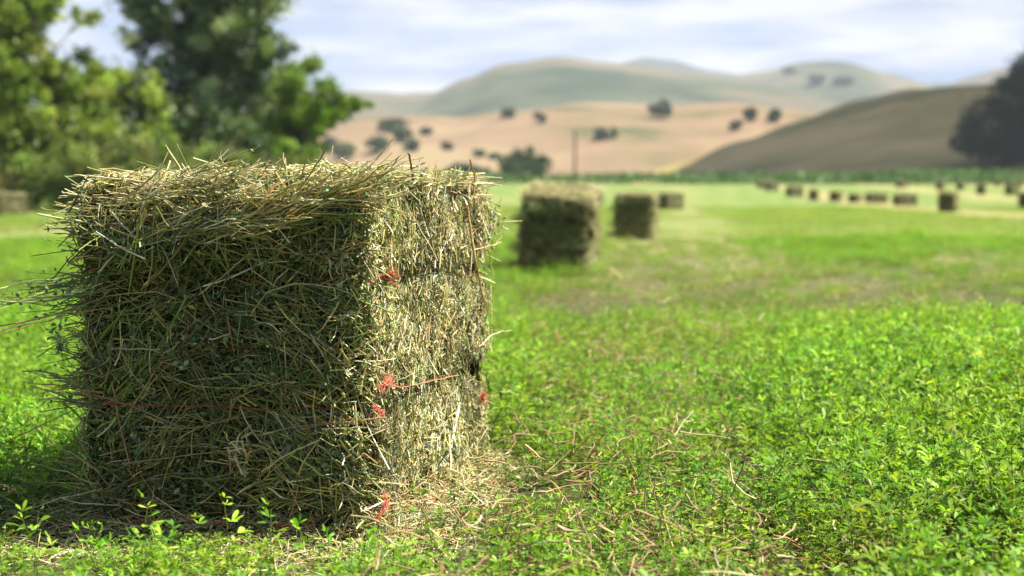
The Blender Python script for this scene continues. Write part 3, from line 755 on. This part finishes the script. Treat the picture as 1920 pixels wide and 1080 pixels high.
# shoots one can count in front of the bale
def shoot(px, top, Y, label, ls=.016, tone=1.25, lean=(.1, 0), nl=6):
    b = at(px, top - 20, Y); h = max(.05, b[2])
    o = empty('alfalfa_shoot', (b[0], b[1], 0))
    tag(o, label, 'plant', 'alfalfa shoots in front of the near bale')
    gl, gs = Geo(), Geo()
    k = 1
    alfalfa(gl, gs, np.array([[-lean[0] * h, 0, -.003]]), np.array([h]), np.array([[lean[0], lean[1], 0]]), ls, nl, tone)
    gs.build('stem', M_leaf, o); gl.build('leaves', M_leaf, o)
SH = [(95, 1028, 2.72, 'low pale shoot at the far left front of the large bale'), (205, 1044, 2.76, 'bleached curled shoot second from the left below the bale'),
 (277, 962, 2.86, 'slim bending shoot with a small leaf tuft before the dark bale end'), (300, 1012, 2.74, 'short bushy shoot at the foot of the slim bending shoot'),
 (330, 1004, 2.82, 'leafy shoot right of the short bushy shoot'), (420, 958, 2.86, 'straight tall shoot with round leaf crown before the dark bale end'),
 (442, 1040, 2.70, 'low spreading shoot at the base of the tall round-crowned shoot'), (508, 972, 2.9, 'upright leafy shoot below the lowest red twine'),
 (150, 1010, 2.8, 'leafy shoot between the pale shoot and the bleached curled shoot'), (365, 985, 2.84, 'slender shoot left of the straight tall shoot'),
 (560, 1005, 2.8, 'bushy shoot in the gap right of the upright leafy shoot'), (40, 985, 2.95, 'shoot nearest the left edge beside the shaggy bale side'), (615, 1022, 2.78, 'low shoot under the front corner of the bale'),
 (690, 1018, 2.86, 'broad leafy shoot near the front corner of the bale'), (782, 946, 2.98, 'tall dark green shoot against the sunlit bale side'),
 (745, 1035, 2.78, 'low broad shoot under the tall dark green shoot'), (1045, 955, 2.95, 'thin shoot with a white straw tip beside the bale')]
for q, (px, tp, Yq, lab) in enumerate(SH): shoot(px, tp, Yq, lab, ls=.019 + .003 * (q % 3), lean=(random.uniform(-.3, .3), 0), nl=7 + q % 3, tone=1.0 if q > 13 else 1.3)

# ------------------------------------------------------------------ trees, shrubs, pole
def crown_geo(g, blobs, n, leaf, pal, wts=None, clump=(.22, .38), aspect=.6, m=0, kc=26):
    cs, rs, cc = [], [], []
    for (cx, cy, cz, rx, ry, rz) in blobs:
        k = max(8, int(kc * (rx * rz) ** .5 / 1.2)); d = unit(rng.normal(0, 1, (k, 3))) * rng.uniform(.45, 1.0, (k, 1)) ** .6
        cs.append(np.array([cx, cy, cz]) + d * [rx, ry, rz]); rs.append(np.repeat((rx + rz) / 2, k) * rng.uniform(clump[0], clump[1], k)); cc.append(pick(pal, k, .22, wts))
    cs, rs, cc = np.concatenate(cs), np.concatenate(rs), np.concatenate(cc)
    i = rng.choice(len(cs), n, p=rs ** 2 / (rs ** 2).sum())
    P = cs[i] + rng.normal(0, .5, (n, 3)) * rs[i][:, None] * [1, 1, .8]
    g.add(*bits(P, rng.uniform(.6, 1.3, n) * leaf, cc[i] * rng.normal(1, .15, (n, 1)), aspect), m)

def tree(name, label, cat, base, blobs, n, leaf, pal, trunk_r, wts=None, group=None, limbs=True, trunk_top=None, bark=(.14, .11, .08), **kw):
    """blobs in metres relative to the base: (x, y, z, rx, ry, rz)"""
    o = empty(name, tuple(base)); tag(o, label, cat, group)
    g = Geo(); crown_geo(g, blobs, n, leaf, pal, wts, **kw); g.build('crown', M_tree, o)
    t = Geo(); mx_ = sum(b[0] for b in blobs) / len(blobs)
    zt = trunk_top[2] if trunk_top else max(b[2] for b in blobs)
    top = np.array(trunk_top if trunk_top else (mx_, 0, zt)); k = 9; s = np.linspace(0, 1, k)[:, None]
    X = top * s + rng.normal(0, trunk_r * .35, (k, 3)) * [1, 1, 0] * np.minimum(s, .8); X[0] = (0, 0, -.15)
    t.add(*tube_paths(X[None], (trunk_r * (1.25 - np.linspace(0, 1, k)) + .01)[None], np.array([bark]), 9, 1))
    for b in blobs if limbs else []:
        c = np.array(b[:3]); j = int(np.clip(round(b[2] / zt * .55 * (k - 1)), 1, k - 2)); a = X[j]
        s5 = np.linspace(0, 1, 6)[:, None]; Y_ = a + (c - a) * s5 + np.array([0, 0, .25]) * np.sin(s5 * math.pi) * np.linalg.norm(c - a) * .3
        t.add(*tube_paths(Y_[None], (trunk_r * .5 * (1.1 - np.linspace(0, 1, 6)))[None], np.array([bark]), 6, 1))
        for q in range(4):
            e = c + unit(rng.normal(0, 1, 3)) * np.array(b[3:]) * .75
            Z_ = Y_[4] + (e - Y_[4]) * np.linspace(0, 1, 4)[:, None]
            t.add(*tube_paths(Z_[None], (trunk_r * .18 * (1.1 - np.linspace(0, 1, 4)))[None], np.array([bark]), 4, 1))
    t.build('trunk', M_bark, o)
    return o

YT = 62.0; PM = F / YT
def bl(base_px, items, Y=YT, dy=.8, rnd=.8):
    """crown lobes from photo pixels (x, y, rx, ry) at the tree's own distance, with real depth"""
    b = on_ground(base_px, 0, None) if False else None
    res = []
    for (x, y, rx, ry) in items:
        p = at(x, y, Y); res.append((p[0], p[2], rx / F * Y, ry / F * Y))
    bx0 = at(base_px, 380, Y)[0]
    return np.array([bx0, Y, float(gz(Y))]), [(x - bx0, random.uniform(-rnd, rnd) * rx, z, rx, rx * dy + .3, rz) for (x, z, rx, rz) in res]

YEL = [(.165, .235, .022), (.22, .30, .03), (.115, .18, .022), (.29, .35, .06)]
DRK = [(.06, .11, .03), (.09, .15, .04), (.15, .22, .065), (.40, .47, .25), (.04, .075, .04)]
BRI = [(.135, .225, .02), (.185, .29, .03), (.10, .175, .02)]
OLV = [(.16, .21, .04), (.21, .22, .06), (.12, .17, .035), (.18, .26, .035)]

b, B = bl(38, [(30, -20, 70, 60), (15, 60, 45, 45), (90, -5, 60, 22), (150, 30, 40, 14), (20, 150, 55, 50), (-50, 60, 60, 90), (40, 240, 60, 50), (5, 115, 60, 50), (75, 110, 42, 40), (60, 20, 50, 40)], 60)
tree('tall_tree', 'tall open tree with a slim grey trunk at the left edge', 'tree', b, B, 16000, .2, YEL, .11, trunk_top=(-.35, 0, 7.5), bark=(.30, .27, .24), clump=(.3, .5))
b, B = bl(120, [(130, 150, 70, 60), (75, 210, 70, 65), (160, 215, 75, 60), (20, 260, 70, 50), (110, 270, 80, 50), (-60, 220, 80, 80), (60, 300, 80, 50), (170, 290, 80, 45), (95, 150, 50, 40)], 61)
tree('broadleaf_tree', 'yellow green rounded tree beside the slim grey trunk', 'tree', b, B, 44000, .15, YEL, .16)
b, B = bl(255, [(240, 180, 65, 55), (280, 210, 45, 50), (215, 240, 70, 50), (285, 250, 40, 40), (190, 170, 50, 45), (240, 290, 80, 40), (180, 230, 60, 50)], 63)
tree('broadleaf_tree', 'round yellow green tree just left of the big dark tree', 'tree', b, B, 38000, .15, YEL + [(.13, .17, .08)], .14)
b, B = bl(420, [(330, 10, 110, 55), (270, 60, 55, 45), (430, -10, 100, 70), (450, 70, 75, 60), (505, 95, 45, 50), (400, 160, 75, 60), (320, 135, 60, 40), (480, 190, 70, 65),
                (350, 215, 60, 55), (430, 260, 90, 55), (375, 100, 70, 60), (420, 60, 60, 50), (360, 350, 70, 40), (450, 350, 70, 40), (560, 330, 60, 40), (520, 260, 60, 55), (340, 290, 60, 40), (240, 250, 50, 60), (300, 200, 50, 45), (380, -110, 130, 80), (470, 315, 60, 40)], 68)
tree('cottonwood_tree', 'largest tree, dark crown with silvery leaf clumps and sky gaps', 'tree', b, B, 90000, .17, DRK, .32, [3, 3, 3, 2.6, 2], clump=(.22, .4), kc=34)
b, B = bl(548, [(560, 170, 55, 55), (610, 200, 45, 40), (650, 196, 42, 17), (668, 198, 30, 10), (590, 245, 45, 45), (540, 230, 45, 60), (555, 290, 50, 40), (520, 320, 45, 35)], 64)
tree('broadleaf_tree', 'bright green leaning tree reaching right of the big dark tree', 'tree', b, B, 30000, .14, BRI, .16)
for (x0, items, Yq, lab) in ((40, [(20, 330, 75, 45), (-60, 330, 70, 55), (80, 350, 50, 36)], 58, 'olive shrub at the left edge under the tall tree'),
                             (170, [(150, 320, 70, 45), (220, 330, 60, 40), (110, 355, 50, 30)], 59, 'olive brown shrub below the yellow green rounded tree'),
                             (320, [(300, 305, 80, 46), (380, 310, 60, 42), (420, 325, 50, 36), (250, 345, 60, 38)], 60, 'rusty olive shrub seen just above the left end of the bale'),
                             (470, [(460, 335, 70, 40), (540, 335, 60, 40), (600, 350, 50, 26)], 61, 'low dark shrub behind the bale under the leaning tree')):
    b, B = bl(x0, items, Yq)
    tree('shrub', lab, 'shrub', b, B, 11000, .13, OLV, .06, group='shrubs under the trees', limbs=True, clump=(.3, .5))

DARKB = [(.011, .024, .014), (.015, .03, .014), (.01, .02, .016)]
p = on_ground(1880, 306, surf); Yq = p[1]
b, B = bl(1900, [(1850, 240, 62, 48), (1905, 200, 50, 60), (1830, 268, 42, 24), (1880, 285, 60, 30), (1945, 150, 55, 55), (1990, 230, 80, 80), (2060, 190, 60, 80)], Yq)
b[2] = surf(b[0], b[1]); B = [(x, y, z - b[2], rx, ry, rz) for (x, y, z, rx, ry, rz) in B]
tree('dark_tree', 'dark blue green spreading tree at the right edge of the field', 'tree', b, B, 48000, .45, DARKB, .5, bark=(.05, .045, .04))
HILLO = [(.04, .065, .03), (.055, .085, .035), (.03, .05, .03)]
def far_tree(px, py, wpx, hpx, lab, cat='tree', name='hill_tree', n=1500, pal=DARKB, group='dark oaks scattered on the hills'):
    """py is the foot of the tree"""
    p = on_ground(px, py, surf); s = p[1] / F
    rw, rh = wpx * s / 2, hpx * s / 2
    B = [(random.uniform(-.6, .6) * rw, random.uniform(-.5, .5) * rw, rh * random.uniform(.7, 1.2), rw * random.uniform(.45, .75), rw * .72, rh * .68) for _ in range(5)]
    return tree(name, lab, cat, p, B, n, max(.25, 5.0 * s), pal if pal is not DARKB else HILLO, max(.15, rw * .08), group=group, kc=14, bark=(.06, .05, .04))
b, B = bl(985, [(960, 305, 30, 20), (990, 300, 34, 24), (1015, 308, 22, 18), (985, 318, 45, 14)], 232)
b[2] = surf(b[0], b[1]); B = [(x, y, z - b[2], rx, ry, rz) for (x, y, z, rx, ry, rz) in B]
tree('field_bush', 'round dark green bush standing at the crop edge beside the pole', 'bush', b, B, 7000, .3, [(.035, .07, .03), (.05, .09, .03)], .15)
b, B = bl(885, [(870, 322, 30, 14), (905, 326, 25, 10)], 235)
b[2] = surf(b[0], b[1]); B = [(x, y, z - b[2], rx, ry, rz) for (x, y, z, rx, ry, rz) in B]
tree('field_bush', 'low dark bush just behind the top right corner of the large bale', 'bush', b, B, 3000, .3, [(.035, .07, .03), (.05, .09, .03)], .12)
HT = [(1238, 224, 38, 40, 'lone dark oak highest on the tan hill'), (1137, 263, 42, 30, 'round dark oak in the middle of the tan slope right of the pole'),
 (1405, 228, 24, 34, 'slim upright oak on the ridge above the dark hill'), (1452, 230, 28, 28, 'rounded oak where the dark hill meets the tan ridge'),
 (1380, 244, 28, 20, 'small low oak left of the slim upright oak'), (950, 222, 28, 24, 'greyish oak on the skyline of the tan hill'),
 (1012, 232, 22, 22, 'faint brown oak right of the greyish skyline oak'), (738, 246, 66, 30, 'wide dark oak at the top of the left oak group'),
 (755, 268, 34, 30, 'oak under the wide dark oak in the left group'), (708, 290, 40, 42, 'leaning dark oak at the lower left of the oak group'),
 (770, 284, 30, 26, 'small oak at the lower right of the left oak group'), (803, 253, 26, 16, 'faint small oak right of the wide dark oak'),
 (838, 282, 22, 20, 'tiny oak alone on the slope above the bale'), (900, 294, 30, 16, 'flat dark oak above the low bush behind the bale'),
 (922, 298, 26, 12, 'small flat oak beside the round dark bush'), (622, 286, 34, 34, 'blue green oak beside the leaning bright tree')]
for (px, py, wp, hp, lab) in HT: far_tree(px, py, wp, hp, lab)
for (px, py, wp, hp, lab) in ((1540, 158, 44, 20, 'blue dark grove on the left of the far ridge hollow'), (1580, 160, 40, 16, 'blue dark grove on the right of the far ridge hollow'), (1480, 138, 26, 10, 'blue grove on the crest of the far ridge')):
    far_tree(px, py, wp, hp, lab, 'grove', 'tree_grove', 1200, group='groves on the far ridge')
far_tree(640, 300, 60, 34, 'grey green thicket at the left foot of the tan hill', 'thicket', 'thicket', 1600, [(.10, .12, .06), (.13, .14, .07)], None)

# standing crop along the far edge of the field
g = Geo(); n = 26000
x = rng.uniform(-120, 190, n); y = rng.uniform(198, 224, n)
hgt = 1.1 + .55 * snoise(x, y * .4, 77, .16, 4)
P = np.stack([x, y, gz(y) + hgt * rng.random(n) ** .6], 1)
g.add(*bits(P, rng.uniform(.35, .8, n), pick([(.05, .12, .02), (.07, .16, .025), (.04, .09, .02), (.10, .17, .05)], n, .25), .5))
tag(g.build('standing_crop', M_tree), 'dark green band of taller crop along the far field edge', 'crop', kind='stuff')

# utility pole
p = at(1078, 320, 225); p[2] = surf(p[0], p[1])
pole = empty('utility_pole', tuple(p)); tag(pole, 'thin brown wooden utility pole standing before the tan hill', 'utility pole')
g = Geo(); k = 10; zz = np.linspace(-.3, 6.3, k); X = np.stack([zz * .004, zz * 0, zz], 1)
g.add(*tube_paths(X[None], np.linspace(.19, .13, k)[None], np.array([(.22, .12, .085)]), 10, 1)); g.build('shaft', M_bark, pole)
g = Geo(); X = np.array([[.025, 0, 6.28], [.025, 0, 6.36], [.025, 0, 6.42]]); g.add(*tube_paths(X[None], np.array([[.135, .12, .02]]), np.array([(.3, .25, .2)]), 10, 1)); g.build('cap', M_bark, pole)

# ------------------------------------------------------------------ unseen cloud added and shaped to shade the dark hill, and the air
def shade_cloud(cx, cy, cz, rx, ry, rz, seed):
    u = np.linspace(0, 2 * math.pi, 65)[:-1]; v = np.linspace(0, math.pi, 26)
    U, Vv = np.meshgrid(u, v)
    d = np.stack([np.cos(U) * np.sin(Vv), np.sin(U) * np.sin(Vv), np.cos(Vv)], -1)
    d[..., :2] *= ((np.cos(U) ** 4 + np.sin(U) ** 4) ** -.25)[..., None]
    r = 1 + .07 * snoise(d[..., 0] * 3 + d[..., 2], d[..., 1] * 3, seed, 1.6, 4)
    P = np.array([cx, cy, cz]) + d * r[..., None] * [rx, ry, rz] * np.where(d[..., 2:3] < 0, [1, 1, .4], [1, 1, 1])
    rr, c = U.shape; i = np.arange(rr - 1)[:, None] * c + np.arange(c)[None]; j = np.arange(rr - 1)[:, None] * c + (np.arange(c)[None] + 1) % c
    m, t, n, l = new_mat('shade_cloud'); o = n('ShaderNodeOutputMaterial'); b_ = n('ShaderNodeBsdfDiffuse'); b_.inputs[0].default_value = (.85, .86, .88, 1); l(b_.outputs[0], o.inputs[0])
    tag(Geo().add(P.reshape(-1, 3), np.stack([i, j, j + c, i + c], -1).reshape(-1, 4), [.8, .8, .8]).build('shade_cloud', m), kind='structure')
shade_cloud(139 + 260, 343 - 18, 452, 112, 118, 45, 5)

m, t, n, l = new_mat('air')
o = n('ShaderNodeOutputMaterial'); pv = n('ShaderNodeVolumePrincipled')
pv.inputs['Density'].default_value = .00015; pv.inputs['Color'].default_value = (.80, .87, 1.0, 1)
l(pv.outputs[0], o.inputs['Volume'])
V = np.array([(x, y, z) for x in (-2900, 2900) for y in (-60, 3350) for z in (-18, 262)], float)
hz_ = Geo().add(V, np.array([[0, 1, 3, 2], [4, 6, 7, 5], [0, 4, 5, 1], [2, 3, 7, 6], [0, 2, 6, 4], [1, 5, 7, 3]]), [1, 1, 1]).build('haze', m)
tag(hz_, 'thin pale blue air that fades the far hills', 'haze', kind='stuff')
